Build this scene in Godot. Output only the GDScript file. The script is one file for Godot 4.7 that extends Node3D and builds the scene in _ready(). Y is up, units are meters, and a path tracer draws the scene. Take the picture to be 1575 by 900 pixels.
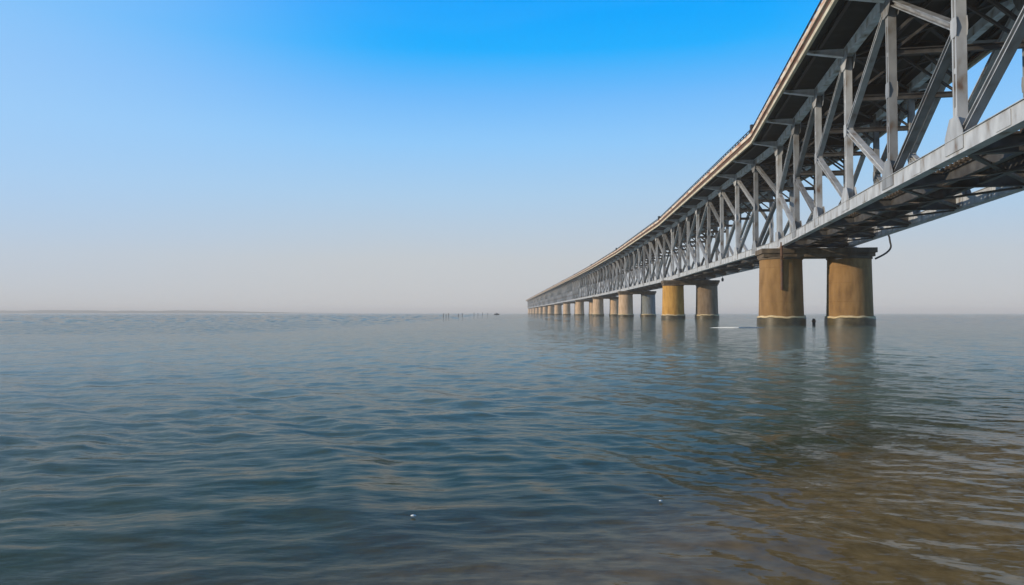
extends Node3D
# A long double-deck steel truss bridge on paired round pillars, curving away over a wide hazy river.

const EYE := 1.5            # camera height above the water
const SPAN := 88.0
const PANELS := 8
const HALF := 4.05           # half the distance between the two trusses
const SOFFIT := 9.45        # underside of the bottom chords above the water
const HB := 0.46            # centre line of the bottom chord
const HT := 12.75           # centre line of the top chord

var M := {}
var taken := {}

# ---------------------------------------------------------------- bookkeeping
func numbered(called: String) -> String:
	var n: int = taken.get(called, -1) + 1
	taken[called] = n
	return called if n == 0 else "%s_%03d" % [called, n]

func tag(o: Node, label: String, category := "", group := "", kind := "") -> void:
	o.set_meta("label", label)
	if category: o.set_meta("category", category)
	if group: o.set_meta("group", group)
	if kind: o.set_meta("kind", kind)

func thing(called: String, at: Vector3, turn := 0.0) -> Node3D:
	var o := Node3D.new()
	o.name = numbered(called)
	o.position = at
	o.rotation.y = turn
	add_child(o, true)
	return o

func part(st: SurfaceTool, called: String, m: Material, parent: Node, kind := "") -> MeshInstance3D:
	var o := MeshInstance3D.new()
	st.index()
	o.mesh = st.commit()
	o.material_override = m
	o.name = called
	parent.add_child(o, true)
	if kind: o.set_meta("kind", kind)
	return o

func put(mesh: Mesh, called: String, m: Material, parent: Node, at := Transform3D()) -> MeshInstance3D:
	var o := MeshInstance3D.new()
	o.mesh = mesh
	o.material_override = m
	o.transform = at
	o.name = called
	parent.add_child(o, true)
	return o

func struct_of(mesh: Mesh, called: String, m: Material, label: String) -> MeshInstance3D:
	var o := put(mesh, numbered(called), m, self)
	o.set_meta("kind", "structure")
	o.set_meta("label", label)
	return o

# ---------------------------------------------------------------- shapes
func mb() -> SurfaceTool:
	var st := SurfaceTool.new()
	st.begin(Mesh.PRIMITIVE_TRIANGLES)
	return st

func quad(st: SurfaceTool, a: Vector3, b: Vector3, c: Vector3, d: Vector3, n: Vector3) -> void:
	if (b - a).cross(c - a).dot(n) > 0.0:
		var t := b; b = d; d = t
	for p in [a, b, c, a, c, d]:
		st.set_normal(n)
		st.add_vertex(p)

# a straight bar from a to b: w across (sideways), h along «up»
func bar(st: SurfaceTool, a: Vector3, b: Vector3, w: float, h: float, up := Vector3.UP) -> void:
	var f := (b - a).normalized()
	var s := f.cross(up).normalized()
	var u := s.cross(f).normalized()
	var p := []
	for e in [a, b]:
		for k in [[-1, -1], [1, -1], [1, 1], [-1, 1]]:
			p.append(e + s * (w * 0.5 * k[0]) + u * (h * 0.5 * k[1]))
	quad(st, p[0], p[1], p[2], p[3], -f)
	quad(st, p[4], p[5], p[6], p[7], f)
	quad(st, p[0], p[1], p[5], p[4], -u)
	quad(st, p[3], p[2], p[6], p[7], u)
	quad(st, p[0], p[3], p[7], p[4], -s)
	quad(st, p[1], p[2], p[6], p[5], s)

func box(st: SurfaceTool, lo: Vector3, hi: Vector3) -> void:
	var c := (lo + hi) * 0.5
	bar(st, Vector3(lo.x, c.y, c.z), Vector3(hi.x, c.y, c.z), hi.z - lo.z, hi.y - lo.y)

# an I girder: depth h, flange width w
func girder(st: SurfaceTool, a: Vector3, b: Vector3, w: float, h: float, t := 0.06) -> void:
	bar(st, a, b, t * 0.8, h - 2.0 * t)
	bar(st, a + Vector3(0, h * 0.5 - t * 0.5, 0), b + Vector3(0, h * 0.5 - t * 0.5, 0), w, t)
	bar(st, a - Vector3(0, h * 0.5 - t * 0.5, 0), b - Vector3(0, h * 0.5 - t * 0.5, 0), w, t)

# a built-up truss member lying in the plane of the truss (z constant): two channels, held by batten plates on both faces
# a diagonal: two flanges on a web plate set back between them
func webbed(st: SurfaceTool, a: Vector3, b: Vector3, wide: float, deep: float, flange: float) -> void:
	var s := (b - a).normalized().cross(Vector3(0, 0, 1)).normalized()
	for k in [-1.0, 1.0]:
		var o: Vector3 = s * (k * (wide - flange) * 0.5)
		bar(st, a + o, b + o, flange, deep, Vector3(0, 0, 1))
	bar(st, a, b, wide - 2.0 * flange - 0.002, 0.05, Vector3(0, 0, 1))

func member(st: SurfaceTool, a: Vector3, b: Vector3, wide: float, deep: float, flange: float, battens: int) -> void:
	var f := (b - a).normalized()
	var s := f.cross(Vector3(0, 0, 1)).normalized()
	for k in [-1.0, 1.0]:
		var o: Vector3 = s * (k * (wide - flange) * 0.5)
		bar(st, a + o, b + o, flange, deep, Vector3(0, 0, 1))
	var n := maxi(battens, 2)
	for i in n:
		var c := a.lerp(b, (i + 0.5) / n)
		var half := f * (0.42 if i == 0 or i == n - 1 else 0.14)
		for z in [-1.0, 1.0]:
			var q := Vector3(0, 0, z * (deep * 0.5 - 0.03))
			bar(st, c - half + q, c + half + q, wide - 2.0 * flange - 0.004, 0.02, Vector3(0, 0, 1))

# a flat plate: polygon in x,y given about c, thickness t in z
func plate(st: SurfaceTool, c: Vector3, pts: Array, t: float) -> void:
	var n := pts.size()
	for z in [-1.0, 1.0]:
		for i in range(1, n - 1):
			var tri := [pts[0], pts[i], pts[i + 1]]
			if z > 0: tri.reverse()
			var q := []
			for p in tri: q.append(c + Vector3(p.x, p.y, z * t * 0.5))
			if (q[1] - q[0]).cross(q[2] - q[0]).z * z > 0.0: q.reverse()
			for p in q:
				st.set_normal(Vector3(0, 0, z)); st.add_vertex(p)
	for i in n:
		var p: Vector2 = pts[i]
		var r: Vector2 = pts[(i + 1) % n]
		var mid := (p + r) * 0.5
		var nn := Vector2(r.y - p.y, p.x - r.x).normalized()
		if nn.dot(mid) < 0: nn = -nn
		quad(st, c + Vector3(p.x, p.y, -t * 0.5), c + Vector3(r.x, r.y, -t * 0.5), c + Vector3(r.x, r.y, t * 0.5), c + Vector3(p.x, p.y, t * 0.5), Vector3(nn.x, nn.y, 0))

# a lathe round y: profile of Vector2(radius, height), from bottom to top
func lathe(profile: Array, seg := 48, c := Vector3.ZERO, wobble := 0.0, ragged := 0.0) -> SurfaceTool:
	var st := mb()
	for i in profile.size() - 1:
		var p: Vector2 = profile[i]
		var r: Vector2 = profile[i + 1]
		var d := r - p
		var nn := Vector2(d.y, -d.x).normalized()
		for k in seg:
			var a0 := TAU * k / seg
			var a1 := TAU * (k + 1) / seg
			var q := []
			for e in [[p, a0], [r, a0], [r, a1], [p, a1]]:
				var ww: float = 1.0 + wobble * sin(e[1] * 3.0 + e[0].y * 1.7) * 0.5
				var up: float = ragged * (sin(e[1] * 3.0 + c.z) + 0.8 * sin(e[1] * 7.0 + 1.0) + 0.6 * sin(e[1] * 13.0 + 2.0)) if e[0].y > 0.0 else 0.0
				q.append([c + Vector3(e[0].x * ww * cos(e[1]), e[0].y + up, e[0].x * ww * sin(e[1])), Vector3(nn.x * cos(e[1]), nn.y, nn.x * sin(e[1]))])
			for j in [0, 1, 2, 0, 2, 3] if (q[1][0] - q[0][0]).cross(q[2][0] - q[0][0]).dot(q[0][1]) < 0.0 else [0, 2, 1, 0, 3, 2]:
				st.set_normal(q[j][1]); st.add_vertex(q[j][0])
	return st

func tube(st: SurfaceTool, pts: Array, r: float, seg := 8) -> void:
	for i in pts.size() - 1:
		var a: Vector3 = pts[i]
		var b: Vector3 = pts[i + 1]
		var f := (b - a).normalized()
		var u := f.cross(Vector3.UP if absf(f.y) < 0.9 else Vector3.RIGHT).normalized()
		var v := f.cross(u).normalized()
		for k in seg:
			var a0 := TAU * k / seg
			var a1 := TAU * (k + 1) / seg
			var n0 := u * cos(a0) + v * sin(a0)
			var n1 := u * cos(a1) + v * sin(a1)
			quad(st, a + n0 * r, b + n0 * r, b + n1 * r, a + n1 * r, (n0 + n1).normalized())

# ---------------------------------------------------------------- materials
func noise_tex(sd: int, freq: float, ramp: Array, oct := 5, size := 512, normal := false, bump := 4.0) -> NoiseTexture2D:
	var n := FastNoiseLite.new()
	n.seed = sd
	n.noise_type = FastNoiseLite.TYPE_SIMPLEX_SMOOTH
	n.frequency = freq
	n.fractal_octaves = oct
	var t := NoiseTexture2D.new()
	t.width = size
	t.height = size
	t.seamless = true
	t.noise = n
	if normal:
		t.as_normal_map = true
		t.bump_strength = bump
	elif ramp:
		var g := Gradient.new()
		g.offsets = PackedFloat32Array()
		g.colors = PackedColorArray()
		var off := PackedFloat32Array()
		var col := PackedColorArray()
		for r in ramp:
			off.append(r[0]); col.append(r[1])
		g.offsets = off
		g.colors = col
		t.color_ramp = g
	return t

func lin(r: float, g: float, b: float) -> Color:
	return Color(r, g, b).linear_to_srgb()

func painted(ramp: Array, sd: int, scale: Vector3, rough: float, metal := 0.0, freq := 0.012) -> StandardMaterial3D:
	var m := StandardMaterial3D.new()
	m.albedo_texture = noise_tex(sd, freq, ramp)
	m.uv1_triplanar = true
	m.uv1_scale = scale
	m.roughness = rough
	m.metallic = metal
	return m

func make_materials() -> void:
	# grey bridge paint, chalked, with rust bleeding through here and there; the palest tone imitates light
	for k in 4:
		var g: float = [0.32, 0.20, 0.38, 0.60][k]
		M["steel_%d" % k] = painted([[0.0, lin(0.10, 0.055, 0.035)], [0.2, lin(g * 0.62, g * 0.6, g * 0.58)], [0.36, lin(g * 0.8, g * 0.84, g * 0.9)], [0.6, lin(g * 0.96, g * 1.03, g * 1.12)], [1.0, lin(g * 1.2, g * 1.27, g * 1.36)]], 11 + k, Vector3(0.12, 0.06, 0.12), 0.55)
	M.floor_steel = painted([[0.0, lin(0.04, 0.025, 0.02)], [0.35, lin(0.038, 0.037, 0.037)], [1.0, lin(0.085, 0.087, 0.09)]], 21, Vector3(0.1, 0.1, 0.1), 0.6)  # steel darkened so the bridge floor reads as near-black shade
	M.dark_steel = painted([[0.0, lin(0.03, 0.02, 0.015)], [0.5, lin(0.018, 0.018, 0.019)], [1.0, lin(0.034, 0.034, 0.036)]], 22, Vector3(0.1, 0.1, 0.1), 0.6)  # albedo lowered to paint in the deep shade under the road
	M.slab = painted([[0.0, lin(0.015, 0.014, 0.014)], [1.0, lin(0.034, 0.033, 0.033)]], 23, Vector3(0.08, 0.08, 0.08), 0.9)  # slab colour darkened to deepen the shade on its underside
	M.fascia = painted([[0.0, lin(0.20, 0.09, 0.05)], [0.28, lin(0.42, 0.25, 0.17)], [0.45, lin(0.50, 0.42, 0.34)], [1.0, lin(0.62, 0.56, 0.46)]], 24, Vector3(0.05, 0.2, 0.2), 0.8)
	M.edge_beam = painted([[0.0, lin(0.16, 0.07, 0.035)], [0.3, lin(0.42, 0.36, 0.26)], [1.0, lin(0.56, 0.54, 0.42)]], 25, Vector3(0.06, 0.2, 0.2), 0.7)
	M.recess = painted([[0.0, lin(0.07, 0.025, 0.012)], [0.5, lin(0.10, 0.05, 0.03)], [1.0, lin(0.06, 0.055, 0.05)]], 26, Vector3(0.08, 0.2, 0.2), 0.8)
	M.timber = painted([[0.0, lin(0.03, 0.022, 0.016)], [1.0, lin(0.09, 0.07, 0.05)]], 27, Vector3(0.5, 0.5, 0.5), 0.9)
	# ochre masonry pillars, streaked downwards by rain; second pier coloured as sunlit and shaded
	for k in 5:
		var c: Color = [Color(0.215, 0.125, 0.048), Color(0.40, 0.22, 0.05), Color(0.17, 0.125, 0.085), Color(0.42, 0.30, 0.20), Color(0.15, 0.17, 0.18)][k]
		var m := painted([[0.0, lin(c.r * 0.5, c.g * 0.48, c.b * 0.5)], [0.35, lin(c.r * 0.82, c.g * 0.8, c.b * 0.75)], [0.6, lin(c.r, c.g, c.b)], [1.0, lin(c.r * 1.15, c.g * 1.2, c.b * 1.35)]], 31 + k, Vector3(0.16, 0.035, 0.16), 0.9, 0.0, 0.014)
		m.normal_enabled = true
		m.normal_texture = noise_tex(41, 0.05, [], 5, 512, true, 3.0)
		m.normal_scale = 0.5
		M["pillar_%d" % k] = m
	M.cap = painted([[0.0, lin(0.04, 0.03, 0.02)], [0.5, lin(0.09, 0.07, 0.05)], [1.0, lin(0.16, 0.12, 0.08)]], 35, Vector3(0.12, 0.06, 0.12), 0.9)
	M.wet = painted([[0.0, lin(0.025, 0.022, 0.012)], [1.0, lin(0.09, 0.07, 0.035)]], 36, Vector3(0.2, 0.3, 0.2), 0.35)
	M.silt = painted([[0.0, lin(0.35, 0.27, 0.15)], [1.0, lin(0.6, 0.5, 0.32)]], 37, Vector3(0.2, 0.2, 0.2), 0.9)
	M.bearing = painted([[0.0, lin(0.35, 0.3, 0.26)], [1.0, lin(0.7, 0.68, 0.66)]], 38, Vector3(0.3, 0.3, 0.3), 0.7)
	M.far_land = painted([[0.0, lin(0.03, 0.05, 0.03)], [1.0, lin(0.08, 0.10, 0.06)]], 39, Vector3(0.01, 0.01, 0.01), 1.0)
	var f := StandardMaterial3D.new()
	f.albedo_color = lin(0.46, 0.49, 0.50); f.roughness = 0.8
	M.reflection_and_scrap = f  # colours the floating scraps and the strip imitating reflected sky
	# the bed: colours are per vertex (sand by the bank, silt and weed farther out, darkened for light lost with depth), the grain comes from noise
	var b := StandardMaterial3D.new()
	b.vertex_color_use_as_albedo = true
	b.albedo_texture = noise_tex(51, 0.02, [[0.0, Color(0.62, 0.6, 0.55)], [0.5, Color(0.86, 0.85, 0.83)], [1.0, Color(1, 1, 1)]], 5, 512)
	b.uv1_triplanar = true
	b.uv1_scale = Vector3(0.45, 0.45, 0.3)
	b.roughness = 1.0
	M.bed = b
	var w := StandardMaterial3D.new()
	w.transparency = BaseMaterial3D.TRANSPARENCY_ALPHA
	w.albedo_color = Color(1, 1, 1, 0.5)
	w.vertex_color_use_as_albedo = true       # brown silt in the shallows; pale offshore tint stands for reflected sky
	w.roughness = 0.06
	w.metallic_specular = 0.205
	w.normal_enabled = true
	w.normal_texture = noise_tex(61, 0.03, [], 5, 1024, true, 5.0)
	w.normal_scale = 0.17
	w.uv1_triplanar = true
	w.uv1_world_triplanar = true
	w.uv1_scale = Vector3(0.05, 0.1, 0.13)
	M.water = w

# ---------------------------------------------------------------- sky and light
func sky_color(el: float, az: float, toward_sun: float, wisp: float) -> Color:
	# el in degrees; linear colours read off a hazy afternoon sky: dusty near the horizon, deep blue above
	var stops := [[0.0, Vector3(0.575, 0.575, 0.58)], [4.0, Vector3(0.56, 0.60, 0.635)], [9.0, Vector3(0.41, 0.62, 0.84)], [12.8, Vector3(0.28, 0.59, 0.96)], [16.1, Vector3(0.16, 0.50, 0.98)], [19.5, Vector3(0.015, 0.43, 1.0)], [22.5, Vector3(0.0, 0.375, 1.0)], [40.0, Vector3(0.0, 0.27, 0.80)], [90.0, Vector3(0.01, 0.19, 0.60)]]
	var c := Vector3.ZERO
	for i in stops.size() - 1:
		if el >= stops[i][0] and el <= stops[i + 1][0]:
			var t: float = (el - stops[i][0]) / (stops[i + 1][0] - stops[i][0])
			c = stops[i][1].lerp(stops[i + 1][1], t)
	# paler round the sun
	var p := smoothstep(-0.1, 1.0, toward_sun)
	c = c.lerp(Vector3(0.48, 0.66, 0.92), p * 0.75 * clampf(el / 8.0, 0.0, 1.0))
	# the blue is deepest in one part of the sky; thin haze, slightly uneven, veils the rest
	var veil := 0.42 * smoothstep(13.0, 42.0, absf(wrapf(az - 5.0, -180.0, 180.0))) + 0.10 * wisp
	c = c.lerp(Vector3(0.34, 0.61, 0.95), clampf(veil, 0.0, 1.0) * clampf(el / 12.0, 0.0, 1.0))
	return Color(c.x, c.y, c.z)

func make_sky(sun_at: Vector3) -> PanoramaSkyMaterial:
	var W := 512
	var H := 512
	var wn := FastNoiseLite.new()
	wn.seed = 14
	wn.frequency = 0.8
	wn.fractal_octaves = 4
	var im := Image.create(W, H, false, Image.FORMAT_RGBF)
	for y in H:
		var el := 90.0 - (y + 0.5) / H * 180.0
		for x in W:
			if el < 0.0:
				im.set_pixel(x, y, Color(0.22, 0.25, 0.27))
				continue
			# Godot's panorama: the first column looks along -z, a quarter of the way on is +x
			var a := (x + 0.5) / W * TAU
			var e := deg_to_rad(el)
			var d := Vector3(sin(a) * cos(e), sin(e), -cos(a) * cos(e))
			im.set_pixel(x, y, sky_color(el, rad_to_deg(a), d.dot(sun_at), clampf(wn.get_noise_3d(d.x * 2.0, d.y * 9.0, d.z * 2.0) + 0.2, 0.0, 1.0)))
	var s := PanoramaSkyMaterial.new()
	s.panorama = ImageTexture.create_from_image(im)
	return s

# ---------------------------------------------------------------- water and bed
var waves := []

func make_waves() -> void:
	var rng := RandomNumberGenerator.new()
	rng.seed = 77
	for i in 32:
		var l := 0.2 * pow(1.092, i)                        # wavelengths 0.2 to about 3 m
		var dir := rng.randfn(0.0, 0.4) + 0.12
		if i % 4 == 3: dir = -1.05 + rng.randfn(0.0, 0.16)  # a second train comes in aslant
		var k := TAU / l
		var slope := 0.0255 * rng.randf_range(0.6, 1.35)
		slope *= lerpf(1.0, 0.22, smoothstep(1.0, 2.8, l)) * (1.9 if i % 4 == 3 else 0.95)
		waves.append([k * sin(dir), k * cos(dir), slope / k, rng.randf() * TAU, l])

func bed_depth(x: float, z: float) -> float:
	# signed distance out from the shelving sand bank at the near right
	var s := (x - 0.3) * -0.62 + (-z - 3.6) * 0.785 - 0.65
	var d := 0.16 + 0.16 * s if s > 0.0 else 0.16 + 0.05 * s
	d += 0.03 * sin(x * 1.7 + z * 0.9) * clampf(1.0 - absf(s) * 0.1, 0.0, 1.0)
	return clampf(d, 0.07, 5.0)

func rings(near_step: float, far_step: float, most: float) -> Array:
	var r := [0.4]
	while r[-1] < most:
		var last: float = r[-1]
		r.append(last * (1.0 + (0.02 if last < 2.2 else near_step if last < 130.0 else far_step)))
	return r

func angles(fine: float, coarse: float) -> Array:
	var a := [-PI]
	while a[-1] < PI - 0.001:
		a.append(minf(PI, a[-1] + (fine if absf(a[-1]) < 0.86 else coarse)))
	a[-1] = PI
	return a

# how rough the surface is: a breeze ruffles the far left, the rest lies calmer
func breeze_at(x: float, z: float, n: FastNoiseLite) -> float:
	var edge := 6.0 * n.get_noise_2d(x * 3.0, z * 0.5)
	var zone := smoothstep(-14.0, -26.0, x + edge) * smoothstep(46.0, 60.0, -z + edge)
	return clampf(0.22 + 0.2 * n.get_noise_2d(x, z * 0.6), 0.2, 0.9) + 1.5 * zone

func sheet(rs: Array, an: Array, on_water: bool) -> ArrayMesh:
	var v := PackedVector3Array()
	var nn := PackedVector3Array()
	var cc := PackedColorArray()
	var idx := PackedInt32Array()
	var cols := an.size()
	var patch := FastNoiseLite.new()
	patch.seed = 5
	patch.frequency = 0.02
	var breeze := FastNoiseLite.new()
	breeze.seed = 8
	breeze.frequency = 0.006
	var rng := RandomNumberGenerator.new()
	rng.seed = 12
	var warp := FastNoiseLite.new()
	warp.seed = 9
	warp.frequency = 0.11
	warp.fractal_octaves = 2
	for i in rs.size():
		var r: float = rs[i]
		var step: float = maxf(r - rs[maxi(i - 1, 0)], 0.008)
		var use := []
		var lost := 0.0        # slope of the ripples finer than the mesh: kept as roughened normals
		if on_water:
			for w in waves:
				var k := smoothstep(2.6, 5.0, w[4] / step)
				if k > 0.0: use.append([w[0], w[1], w[2] * k, w[3]])
				lost += pow(w[2] * w[0], 2.0) * (1.0 - k * k) * 0.5 + pow(w[2] * w[1], 2.0) * (1.0 - k * k) * 0.5
			lost = sqrt(lost)
		for j in cols:
			var x: float = r * sin(an[j])
			var z: float = -r * cos(an[j])
			if on_water:
				var y := 0.0
				var gx := 0.0
				var gz := 0.0
				if use:
					var amp := 0.75 + 0.6 * patch.get_noise_2d(x * 0.6, z * 1.6)
					amp *= lerpf(1.0, 0.6, smoothstep(12.0, 40.0, -z))
					amp *= 0.55 + 0.45 * smoothstep(2.0, 9.0, bed_depth(x, z) * 8.0)
					var wx := x + 0.8 * warp.get_noise_2d(x, z)
					var wz := z + 0.8 * warp.get_noise_2d(x + 50.0, z)
					for u in use:
						var ph: float = u[0] * wx + u[1] * wz + u[3]
						var c: float = cos(ph)
						var sn: float = sin(ph)
						# crests a little sharper than troughs
						y += u[2] * (sn - 0.18 * cos(2.0 * ph))
						var g: float = u[2] * (c + 0.36 * sin(2.0 * ph))
						gx += g * u[0]
						gz += g * u[1]
					y *= amp; gx *= amp; gz *= amp
				if lost > 0.004:
					var wind := breeze_at(x, z, breeze)
					gx += rng.randfn(0.0, lost * 0.7) * wind
					gz += rng.randfn(0.0, lost * 1.3) * wind
				v.append(Vector3(x, y, z))
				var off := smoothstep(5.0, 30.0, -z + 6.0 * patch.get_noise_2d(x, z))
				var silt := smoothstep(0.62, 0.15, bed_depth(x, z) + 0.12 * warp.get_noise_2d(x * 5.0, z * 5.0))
				var tint := Color(0.036, 0.050, 0.010).lerp(Color(0.36, 0.44, 0.37), off)  # offshore paleness puts the sky reflection into the water colour
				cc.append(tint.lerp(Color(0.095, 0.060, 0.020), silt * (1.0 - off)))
				nn.append(Vector3(-gx, 1.0, -gz).normalized())
			else:
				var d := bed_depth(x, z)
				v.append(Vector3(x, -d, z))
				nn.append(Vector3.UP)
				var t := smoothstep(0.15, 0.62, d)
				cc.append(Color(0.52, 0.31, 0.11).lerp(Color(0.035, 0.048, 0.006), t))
	for i in rs.size() - 1:
		for j in cols - 1:
			var a := i * cols + j
			idx.append_array([a, a + cols + 1, a + 1, a, a + cols, a + cols + 1])
	var arr := []
	arr.resize(Mesh.ARRAY_MAX)
	arr[Mesh.ARRAY_VERTEX] = v
	arr[Mesh.ARRAY_NORMAL] = nn
	if cc: arr[Mesh.ARRAY_COLOR] = cc
	arr[Mesh.ARRAY_INDEX] = idx
	var m := ArrayMesh.new()
	m.add_surface_from_arrays(Mesh.PRIMITIVE_TRIANGLES, arr)
	return m

# ---------------------------------------------------------------- the bridge
func post_x(i: int) -> float:
	return 0.35 + (SPAN - 0.7) * i / PANELS

func make_span(detail: bool) -> Node3D:
	var o := thing("bridge_span", Vector3.ZERO)
	var steel := [M.steel_0, M.steel_1, M.steel_2]
	var mid := (HB + HT) * 0.5
	var x0 := post_x(0)
	var x1 := post_x(PANELS)
	var far_steel := mb()      # a far span is too small to show its members singly
	for zs in [-1.0, 1.0]:
		var z: float = zs * HALF
		var st := mb() if detail else far_steel
		bar(st, Vector3(x0 - 0.3, HB, z), Vector3(x1 + 0.3, HB, z), 0.6, 0.86)
		if detail:
			# top and bottom flange plates and splices
			for i in PANELS:
				var c := post_x(i) + (SPAN / PANELS) * 0.5
				for f in [-1.0, 1.0]:
					bar(st, Vector3(c - 0.7, HB, z + f * 0.32), Vector3(c + 0.7, HB, z + f * 0.32), 0.024, 0.7)
			bar(st, Vector3(x0 - 0.3, HB + 0.445, z), Vector3(x1 + 0.3, HB + 0.445, z), 0.76, 0.03)
			part(st, "bottom_chord", steel[2], o)
			st = mb()
		bar(st, Vector3(x0 - 0.3, HT, z), Vector3(x1 + 0.3, HT, z), 0.56, 0.62)
		if detail:
			bar(st, Vector3(x0 - 0.3, HT + 0.325, z), Vector3(x1 + 0.3, HT + 0.325, z), 0.74, 0.03)
			part(st, "top_chord", M.steel_3, o)  # paler steel stands in for sunlight the overhang keeps off
		for i in PANELS + 1:
			var x := post_x(i)
			st = mb() if detail else far_steel
			var wide := 0.8 if i == 0 or i == PANELS else 0.56
			member(st, Vector3(x, HB + 0.49, z), Vector3(x, HT - 0.36, z), wide, 0.5, 0.17, 5 if detail else 2)
			if detail: part(st, "post", steel[i % 3], o)
		for i in PANELS:
			var near := i if i < PANELS / 2 else i + 1
			var away := i + 1 if i < PANELS / 2 else i
			var a := Vector3(post_x(near), mid, z)
			for e in [HB + 0.3, HT - 0.25]:
				st = mb() if detail else far_steel
				var b := Vector3(post_x(away), e, z)
				webbed(st, a.lerp(b, 0.04), a.lerp(b, 0.965), 0.38, 0.44, 0.07)
				if detail: part(st, "diagonal", steel[(i + 1) % 3], o)
		if detail:
			for i in PANELS + 1:
				var x := post_x(i)
				var hx := 0.75 if i == 0 or i == PANELS else 1.15
				for f in [-1.0, 1.0]:
					st = mb()
					plate(st, Vector3(x, HB + 0.3, z + f * 0.335), [Vector2(-hx, -0.55), Vector2(hx, -0.55), Vector2(hx, 0.35), Vector2(0.5, 1.25), Vector2(-0.5, 1.25), Vector2(-hx, 0.35)], 0.03)
					part(st, "gusset_plate", steel[i % 3], o)
					st = mb()
					plate(st, Vector3(x, HT - 0.2, z + f * 0.32), [Vector2(-0.5, -1.1), Vector2(0.5, -1.1), Vector2(hx, -0.25), Vector2(hx, 0.45), Vector2(-hx, 0.45), Vector2(-hx, -0.25)], 0.025)
					part(st, "gusset_plate", steel[i % 3], o)
					st = mb()
					plate(st, Vector3(x, mid, z + f * 0.262), [Vector2(-0.34, -0.5), Vector2(0.34, -0.5), Vector2(0.42, 0.0), Vector2(0.34, 0.5), Vector2(-0.34, 0.5), Vector2(-0.42, 0.0)], 0.02)
					part(st, "gusset_plate", steel[i % 3], o)
	# railway floor between the bottom chords
	for i in PANELS + 1:
		var x := post_x(i)
		var st := mb() if detail else far_steel
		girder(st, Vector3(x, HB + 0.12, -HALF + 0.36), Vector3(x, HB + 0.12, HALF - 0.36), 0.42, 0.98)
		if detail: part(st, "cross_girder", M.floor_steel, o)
	for z in [-1.0, 1.0]:
		var st := mb() if detail else far_steel
		for i in PANELS:
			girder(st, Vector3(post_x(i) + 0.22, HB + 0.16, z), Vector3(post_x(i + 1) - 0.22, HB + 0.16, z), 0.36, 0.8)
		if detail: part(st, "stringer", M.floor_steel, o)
	for i in PANELS:
		for s in [-1.0, 1.0]:
			var st := mb() if detail else far_steel
			bar(st, Vector3(post_x(i) + 0.4, 0.16 + 0.1 * s, -s * (HALF - 0.4)), Vector3(post_x(i + 1) - 0.4, 0.16 + 0.1 * s, s * (HALF - 0.4)), 0.3, 0.12)
			if detail: part(st, "lateral_brace", M.floor_steel, o)
	var sl := mb()
	for k in int(SPAN / 0.7):
		bar(sl, Vector3(0.5 + k * 0.7, 1.13, -1.45), Vector3(0.5 + k * 0.7, 1.13, 1.45), 0.26, 0.2)
	if detail: part(sl, "sleepers", M.timber, o, "stuff")
	for z in [-0.84, 0.84]:
		var st := mb()
		girder(st, Vector3(0.1, 1.32, z), Vector3(SPAN - 0.1, 1.32, z), 0.12, 0.17, 0.03)
		if detail: part(st, "rail", M.dark_steel, o)
	# upper cross girders with cantilever brackets carrying the road
	for i in PANELS + 1:
		var x := post_x(i)
		var st := mb() if detail else far_steel
		girder(st, Vector3(x, 12.86, -HALF - 0.3), Vector3(x, 12.86, HALF + 0.3), 0.45, 1.0)
		if detail:
			part(st, "road_girder", M.dark_steel, o)
			st = mb()
			girder(st, Vector3(x, 9.1, -HALF + 0.27), Vector3(x, 9.1, HALF - 0.27), 0.3, 0.42)
			part(st, "sway_strut", M.floor_steel, o)
		for s in [-1.0, 1.0]:
			st = mb() if detail else far_steel
			var a := Vector3(x, 12.5, s * (HALF + 0.36))
			var b := Vector3(x, 12.98, s * 7.12)
			bar(st, a, b, 0.42, 0.08)
			bar(st, Vector3(x, 13.12, s * (HALF + 0.36)), Vector3(x, 13.12, s * 7.12), 0.3, 0.06)
			for k in 4:
				var p := a.lerp(b, k / 4.0)
				bar(st, Vector3(x, p.y + 0.05, p.z), Vector3(x, 13.09, p.z), 0.1, 0.1, Vector3.RIGHT)
			plate_z(st, x, s)
			if detail: part(st, "bracket", M.steel_3, o)  # same pale steel, imitating light bounced up under the deck
			if detail:
				st = mb()
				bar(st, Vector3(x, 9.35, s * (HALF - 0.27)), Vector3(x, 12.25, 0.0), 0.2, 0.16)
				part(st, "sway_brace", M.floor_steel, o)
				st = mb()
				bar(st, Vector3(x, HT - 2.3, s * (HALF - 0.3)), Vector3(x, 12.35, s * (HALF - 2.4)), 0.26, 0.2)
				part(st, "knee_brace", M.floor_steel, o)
	if detail:
		for i in PANELS:
			for s in [-1.0, 1.0]:
				var st := mb()
				bar(st, Vector3(post_x(i) + 0.4, HT - 0.2 + 0.1 * s, -s * (HALF - 0.4)), Vector3(post_x(i + 1) - 0.4, HT - 0.2 + 0.1 * s, s * (HALF - 0.4)), 0.28, 0.12)
				part(st, "top_brace", M.dark_steel, o)
	for z in [-6.2, -2.9, -1.0, 1.0, 2.9, 6.2]:
		var st := mb() if detail else far_steel
		girder(st, Vector3(0.1, 13.39, z), Vector3(SPAN - 0.1, 13.39, z), 0.26, 0.36)
		if detail: part(st, "road_stringer", M.dark_steel, o)
	if not detail: part(far_steel, "truss", steel[0], o)
	var dk := mb()
	box(dk, Vector3(0.04, 13.59, -7.2), Vector3(SPAN - 0.04, 13.92, 7.2))
	var deck := part(dk, "road_deck", M.slab, o)
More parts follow.
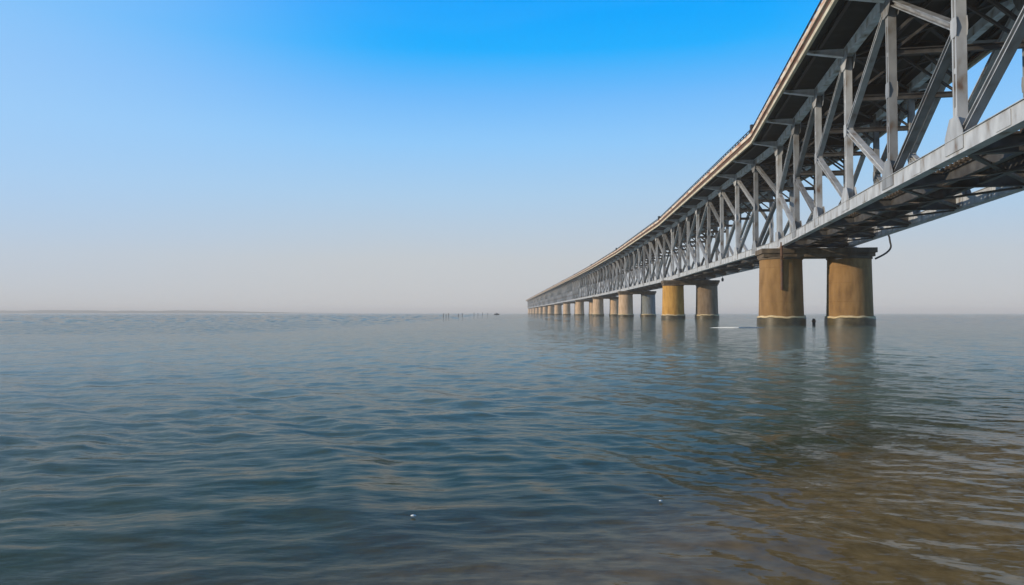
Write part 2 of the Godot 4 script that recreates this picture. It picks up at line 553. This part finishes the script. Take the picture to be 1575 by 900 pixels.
	for s in [-1.0, 1.0]:
		var st := mb()
		box(st, Vector3(0.03, 13.0, minf(s * 7.15, s * 7.4)), Vector3(SPAN - 0.03, 13.33, maxf(s * 7.15, s * 7.4)))
		part(st, "edge_beam", M.edge_beam, deck)
		st = mb()
		box(st, Vector3(0.05, 13.335, minf(s * 7.0, s * 7.26)), Vector3(SPAN - 0.05, 13.925, maxf(s * 7.0, s * 7.26)))
		part(st, "recessed_strip", M.recess, deck)
		st = mb()
		# kerb panels cast in lengths, with open joints
		for k in 16:
			var xa := 0.04 + (SPAN - 0.08) * k / 16.0
			box(st, Vector3(xa + 0.02, 13.93, minf(s * 7.05, s * 7.42)), Vector3(xa + (SPAN - 0.08) / 16.0 - 0.02, 14.36 + 0.02 * (k * 7 % 3), maxf(s * 7.05, s * 7.42)))
		part(st, "kerb", M.fascia, deck)
		st = mb()
		for k in (58 if detail else 29):
			var x: float = 0.3 + k * (1.49 if detail else 2.98)
			bar(st, Vector3(x, 14.35, s * 7.25), Vector3(x, 14.92, s * 7.25), 0.11, 0.11, Vector3.RIGHT)
		for y in [14.6, 14.9]:
			bar(st, Vector3(0.2, y, s * 7.25), Vector3(SPAN - 0.2, y, s * 7.25), 0.09, 0.09)
		for x in [0.35, SPAN - 0.35]:
			box(st, Vector3(x - 0.25, 14.37, s * 7.25 - 0.22), Vector3(x + 0.25, 15.3, s * 7.25 + 0.22))
		part(st, "railing", M.dark_steel, deck)
	return o

func plate_z(st: SurfaceTool, x: float, s: float) -> void:
	# the web of a cantilever bracket: a tapering plate across the bridge
	var pts := [Vector3(0, 12.54, s * (HALF + 0.36)), Vector3(0, 13.0, s * 7.1), Vector3(0, 13.09, s * 7.1), Vector3(0, 13.09, s * (HALF + 0.36))]
	for f in [-1.0, 1.0]:
		var o := Vector3(x + f * 0.02, 0, 0)
		quad(st, pts[0] + o, pts[1] + o, pts[2] + o, pts[3] + o, Vector3(f, 0, 0))

func make_pier(at: Vector3, turn: float, label: String, pillar_mats: Array, seg: int) -> Node3D:
	var o := thing("bridge_pier", at, turn)
	tag(o, label, "bridge pier", "piers of the truss bridge")
	for s in [-1, 1]:
		var c := Vector3(0, 0, s * 4.0)
		var pil := part(lathe([Vector2(2.64, 0.7), Vector2(2.585, 2.78), Vector2(2.56, 2.8), Vector2(2.56, 2.84), Vector2(2.58, 2.86), Vector2(2.54, 5.03), Vector2(2.515, 5.05), Vector2(2.515, 5.09), Vector2(2.535, 5.11), Vector2(2.5, 6.9), Vector2(2.48, 6.92), Vector2(2.48, 6.95), Vector2(2.5, 6.97), Vector2(2.48, 7.95)], seg, c), "pillar", pillar_mats[0 if s < 0 else 1], o)
		part(lathe([Vector2(2.86, -5.0), Vector2(2.86, 0.86), Vector2(2.8, 0.92)], seg, c, 0.012, 0.045), "pillar_base", M.wet, pil)
		part(lathe([Vector2(2.82, 0.924), Vector2(2.83, 1.02), Vector2(2.76, 1.12), Vector2(2.6, 1.15)], seg, c, 0.0, 0.045), "silt_line", M.silt, pil)
		part(lathe([Vector2(2.49, 7.96), Vector2(2.6, 8.0), Vector2(2.6, 8.18), Vector2(2.48, 8.22)], seg, c), "pillar_collar", M.cap, pil)
	var st := mb()
	bar(st, Vector3(0, 8.45, -6.4), Vector3(0, 8.45, 6.4), 3.9, 0.44)
	part(st, "lower_cap", M.cap, o)
	st = mb()
	bar(st, Vector3(0, 8.97, -6.6), Vector3(0, 8.97, 6.6), 4.2, 0.58)
	part(st, "upper_cap", M.cap, o)
	for s in [-1.0, 1.0]:
		for e in [-1.0, 1.0]:
			st = mb()
			box(st, Vector3(e * 0.95 - 0.62, 9.27, s * HALF - 0.6), Vector3(e * 0.95 + 0.62, 9.33, s * HALF + 0.6))
			box(st, Vector3(e * 0.95 - 0.42, 9.334, s * HALF - 0.42), Vector3(e * 0.95 + 0.42, 9.44, s * HALF + 0.42))
			part(st, "bearing", M.bearing, o)
	return o

func _ready() -> void:
	# --- camera
	var cam := Camera3D.new()
	cam.name = "camera"
	cam.position = Vector3(0, EYE, 0)
	cam.rotation_degrees = Vector3(1.57, 0, 0)
	cam.fov = 42.74
	cam.near = 0.05
	cam.far = 12000.0
	add_child(cam)
	cam.current = true
	# --- sky, sun, air
	var sun_at := Vector3(-0.90, 0.26, 0.25).normalized()
	var sun := DirectionalLight3D.new()
	sun.name = "sun"
	sun.light_color = Color(1.0, 0.92, 0.80)
	sun.light_energy = 1.45
	sun.light_angular_distance = 0.5
	sun.shadow_enabled = true
	add_child(sun)
	sun.look_at_from_position(sun_at, Vector3.ZERO, Vector3.UP)
	var env := Environment.new()
	env.background_mode = Environment.BG_SKY
	var sky := Sky.new()
	sky.sky_material = make_sky(sun_at)
	env.sky = sky
	env.tonemap_mode = Environment.TONE_MAPPER_LINEAR
	env.tonemap_exposure = 1.0
	env.sdfgi_enabled = true
	env.ssao_enabled = true
	env.ssil_enabled = true
	env.fog_enabled = true
	env.fog_light_color = Color(0.90, 0.86, 0.82)
	env.fog_density = 0.0003
	var we := WorldEnvironment.new()
	we.name = "environment"
	we.environment = env
	add_child(we)
	make_materials()
	# --- water, bed, far shore
	make_waves()
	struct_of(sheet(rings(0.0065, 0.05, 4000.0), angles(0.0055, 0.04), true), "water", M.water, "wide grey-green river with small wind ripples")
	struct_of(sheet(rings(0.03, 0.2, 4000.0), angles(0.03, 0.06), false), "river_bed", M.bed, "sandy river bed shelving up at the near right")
	far_shore()
	# --- the bridge: nodes stand on the piers, each span turns a little
	var p := Vector3(36.9, 0, -91.0)
	var turns: Array[float] = [10.6, 3.7, 1.3, 0.2, -0.5]
	while turns.size() < 15: turns.append(-0.8)
	var nth := ["nearest", "second", "third", "fourth", "fifth", "sixth", "seventh", "eighth", "ninth", "tenth", "eleventh", "twelfth", "thirteenth", "fourteenth", "fifteenth"]
	var start := p - SPAN * Vector3(sin(deg_to_rad(turns[0])), 0, -cos(deg_to_rad(turns[0])))
	var full := make_span(true)
	var simple := make_span(false)
	var q := start
	for i in turns.size():
		var a := deg_to_rad(turns[i])
		var o: Node3D
		if i == 0: o = full
		elif i == 5: o = simple
		else:
			o = (full if i < 5 else simple).duplicate()
			o.name = numbered("bridge_span")
			add_child(o, true)
		o.position = q + Vector3(0, SOFFIT, 0)
		o.rotation.y = PI / 2 - a
		var dir := Vector3(sin(a), 0, -cos(a))
		var what: String = ["grey steel K-braced truss span running out of the photo at the upper right", "grey steel truss span between the nearest pier and the second pier", "grey steel truss span between the second and the third pier, from the camera"][i] if i < 3 else "hazy grey truss span, %s from the camera, reaching the %s pier" % [nth[i], nth[i]]
		tag(o, what, "bridge span", "truss spans of the long bridge")
		q += dir * SPAN
		if i < turns.size() - 1:
			var b: float = (turns[i] + turns[i + 1]) * 0.5
			var lab: String = ["nearest pier, two thick ochre round pillars under a dark cap", "second pier from the camera, left pillar coloured sunlit orange and right pillar coloured shaded brown", "third pier from the camera, pale tan left pillar and blue-grey right pillar"][i] if i < 3 else "hazy pair of round pillars, %s pier counted from the camera" % nth[i]
			var mats: Array = [[M.pillar_0, M.pillar_0], [M.pillar_1, M.pillar_2], [M.pillar_3, M.pillar_4]][i] if i < 3 else [M.pillar_3, M.pillar_3]  # second pier: sun painted into the left colour, shade into the right
			var pier := make_pier(q, PI / 2 - deg_to_rad(b), lab, mats, 64 if i < 2 else 32)
			if i == 0: pier_pipes(pier)
		if i == 1: hang_lamp(o)
	small_things(p)

func far_shore() -> void:
	var st := mb()
	var n := FastNoiseLite.new()
	n.seed = 3
	n.frequency = 0.006
	var last: Vector3
	for i in 121:
		var x := -3900.0 + i * 26.0
		var z := -3700.0 - 120.0 * sin(i * 0.05)
		var h := (14.0 + 5.0 * n.get_noise_1d(x * 0.4)) * smoothstep(0.0, 0.35, (120 - i) / 120.0 + 0.03) + 0.3
		var top := Vector3(x, h, z - 60.0)
		if i:
			var a := Vector3(last.x, -0.5, z + 40.0)
			var b := Vector3(x, -0.5, z + 40.0)
			quad(st, a, b, top, last, Vector3(0, 0.4, 1).normalized())
			quad(st, last, top, Vector3(x, -0.5, z - 400.0), Vector3(last.x, -0.5, z - 400.0), Vector3(0, 1, -0.1).normalized())
		last = top
	st.index()
	struct_of(st.commit(), "far_shore", M.far_land, "faint low shore on the left horizon")

func pier_pipes(pier: Node3D) -> void:
	# a rusty down pipe on the face of the left pillar, and an outlet pipe bent back to the right one
	var st := mb()
	var c := pier.to_local(Vector3(0, 0, 0))
	var to := Vector2(c.x, c.z + 4.0).normalized().rotated(-0.04)
	var at := func(r: float, y: float) -> Vector3: return Vector3(to.x * r, y, to.y * r - 4.0)
	tube(st, [at.call(2.75, 4.25), at.call(2.72, 7.8), at.call(2.95, 8.2), at.call(3.05, 9.9)], 0.15, 10)
	part(st, "drain_pipe", M.recess, pier)
	st = mb()
	var q := []
	for k in 9:
		var t := k / 8.0
		q.append(Vector3(-0.6, 9.9 - 1.9 * t, 8.55 - 1.75 * t * t + 0.25 * sin(t * PI)))
	q.push_front(Vector3(-0.6, 10.6, 8.45))
	q.push_front(Vector3(-0.6, 11.3, 8.2))
	q.push_front(Vector3(-0.6, 11.4, 7.0))
	q.push_front(Vector3(-0.6, 11.2, 4.9))
	tube(st, q, 0.11, 8)
	part(st, "outlet_pipe", M.dark_steel, pier)

func hang_lamp(span: Node3D) -> void:
	var st := mb()
	bar(st, Vector3(72.0, 0.0, 4.3), Vector3(72.0, -0.3, 4.3), 0.08, 0.08, Vector3.RIGHT)
	var rod := part(st, "lamp_rod", M.dark_steel, span)
	part(lathe([Vector2(0.02, -1.1), Vector2(0.22, -1.05), Vector2(0.28, -0.55), Vector2(0.1, -0.3), Vector2(0.02, -0.28)], 12, Vector3(72.0, 0, 4.3)), "lamp_body", M.dark_steel, rod)

func wave_y(x: float, z: float) -> float:
	var y := 0.0
	for w in waves: y += w[2] * sin(w[0] * x + w[1] * z + w[3])
	return y * 0.5

func blob(rx: float, ry: float, rz: float, sd: int, seg := 14) -> SurfaceTool:
	# an irregular low lump with a flat underside
	var st := mb()
	var rng := RandomNumberGenerator.new()
	rng.seed = sd
	var rad := []
	for k in seg: rad.append(rng.randf_range(0.7, 1.15))
	var hs := [[1.0, 0.0], [0.85, 0.55], [0.5, 0.9], [0.0, 1.0]]
	for i in 3:
		for k in seg:
			var p := []
			for e in [[i, k], [i + 1, k], [i + 1, k + 1], [i, k + 1]]:
				var a: float = TAU * e[1] / seg
				var r: float = rad[int(e[1]) % seg] * hs[e[0]][0]
				p.append(Vector3(cos(a) * rx * r, hs[e[0]][1] * ry, sin(a) * rz * r))
			var n: Vector3 = (p[0] + p[2]).normalized() + Vector3(0, 0.5, 0)
			if i < 2: quad(st, p[0], p[1], p[2], p[3], n.normalized())
			else:
				var nn := n.normalized()
				var tri := [p[0], p[1], p[3]]
				if (tri[1] - tri[0]).cross(tri[2] - tri[0]).dot(nn) > 0.0: tri.reverse()
				for v in tri:
					st.set_normal(nn); st.add_vertex(v)
	return st

func single(st: SurfaceTool, called: String, m: Material, at: Vector3, label: String, category: String, group := "") -> MeshInstance3D:
	var o := part(st, numbered(called), m, self)
	o.position = at
	tag(o, label, category, group)
	return o

func small_things(_p: Vector3) -> void:
	# a dark stub of a post in the water between the two nearest pillars
	var o := thing("mooring_post", Vector3(36.4, 0, -90.2), 0.3)
	tag(o, "short dark post standing in the water between the two nearest pillars", "post")
	part(lathe([Vector2(0.19, -3.0), Vector2(0.18, 0.72), Vector2(0.14, 0.8), Vector2(0.02, 0.82)], 12), "shaft", M.dark_steel, o)
	part(lathe([Vector2(0.185, 0.42), Vector2(0.25, 0.45), Vector2(0.25, 0.55), Vector2(0.185, 0.58)], 12), "band", M.recess, o)
	single(blob(2.6, 0.075, 0.7, 4, 24), "reflection_strip", M.reflection_and_scrap, Vector3(22.9, 0.0, -76.0), "thin pale mound standing in for sky reflected on the water left of the nearest pier", "reflection_and_scrap")  # raised pale mound added in place of sky mirrored on calm water
	single(blob(0.022, 0.008, 0.013, 5), "floating_scrap", M.reflection_and_scrap, Vector3(-0.72, wave_y(-0.72, -5.5) + 0.012, -5.5), "white scrap floating on dark water near the bottom centre of the photo", "scrap", "white scraps on the water")
	single(blob(0.014, 0.007, 0.011, 6), "floating_scrap", M.reflection_and_scrap, Vector3(1.17, wave_y(1.17, -5.93) + 0.012, -5.93), "tiny white scrap floating right of centre near the brown shallows", "scrap", "white scraps on the water")
	var st: SurfaceTool
	# fishing stakes far out
	var spots := [[682, 300.0, 1.3], [686, 315.0, 1.0], [690, 330.0, 1.5], [705, 320.0, 1.2], [711, 335.0, 1.4], [729, 420.0, 1.8], [735, 430.0, 1.5], [742, 440.0, 1.9], [750, 470.0, 1.6]]
	var words := ["leftmost", "second from the left", "third from the left", "fourth from the left", "fifth from the left", "sixth from the left", "seventh from the left", "eighth from the left", "rightmost, nearest the boat"]
	for i in spots.size():
		var s: Array = spots[i]
		st = mb()
		tube(st, [Vector3(0, -2.0, 0), Vector3(0.04, s[2] * 0.5, 0.02), Vector3(0.1 - 0.05 * (i % 3), s[2], 0)], 0.13, 6)
		single(st, "fishing_stake", M.timber, Vector3((s[0] - 787.5) / 1150.0 * s[1], 0, -s[1]), "thin dark stake in the water far off, " + words[i], "stake", "fishing stakes far out on the river")
	# a small boat on the horizon
	o = thing("small_boat", Vector3((764 - 787.5) / 1150.0 * 600.0, 0.0, -600.0), 0.35)
	tag(o, "tiny dark boat on the horizon left of the far end of the bridge", "boat")
	st = mb()
	var rows := []
	for k in 9:
		var t := k / 8.0 * 2.0 - 1.0
		var w := 0.62 * (1.0 - pow(absf(t), 2.6)) + 0.03
		var sheer := 0.5 + 0.45 * t * t
		rows.append([Vector3(t * 2.3, sheer, -w), Vector3(t * 2.1, -0.1, -w * 0.6), Vector3(t * 2.1, -0.1, w * 0.6), Vector3(t * 2.3, sheer, w)])
	for k in 8:
		for j in 3:
			var a: Vector3 = rows[k][j]
			var b: Vector3 = rows[k + 1][j + 1]
			var out := (a + b) * 0.5 - Vector3((a.x + b.x) * 0.5, 0.6, 0)
			quad(st, a, rows[k + 1][j], b, rows[k][j + 1], out.normalized())
	part(st, "hull", M.timber, o)
	st = mb()
	for x in [-0.9, 0.5]: box(st, Vector3(x - 0.12, 0.4, -0.52), Vector3(x + 0.12, 0.45, 0.52))
	part(st, "thwart", M.timber, o)
	st = mb()
	var hoop := []
	for k in 9: hoop.append(Vector3(0, 0.5 + 0.85 * sin(PI * k / 8.0), -0.55 * cos(PI * k / 8.0)))
	for k in 8: quad(st, hoop[k] + Vector3(-0.7, 0, 0), hoop[k] + Vector3(0.8, 0, 0), hoop[k + 1] + Vector3(0.8, 0, 0), hoop[k + 1] + Vector3(-0.7, 0, 0), (hoop[k] + hoop[k + 1]) * 0.5 - Vector3(0, 0.5, 0))
	part(st, "canopy", M.dark_steel, o)
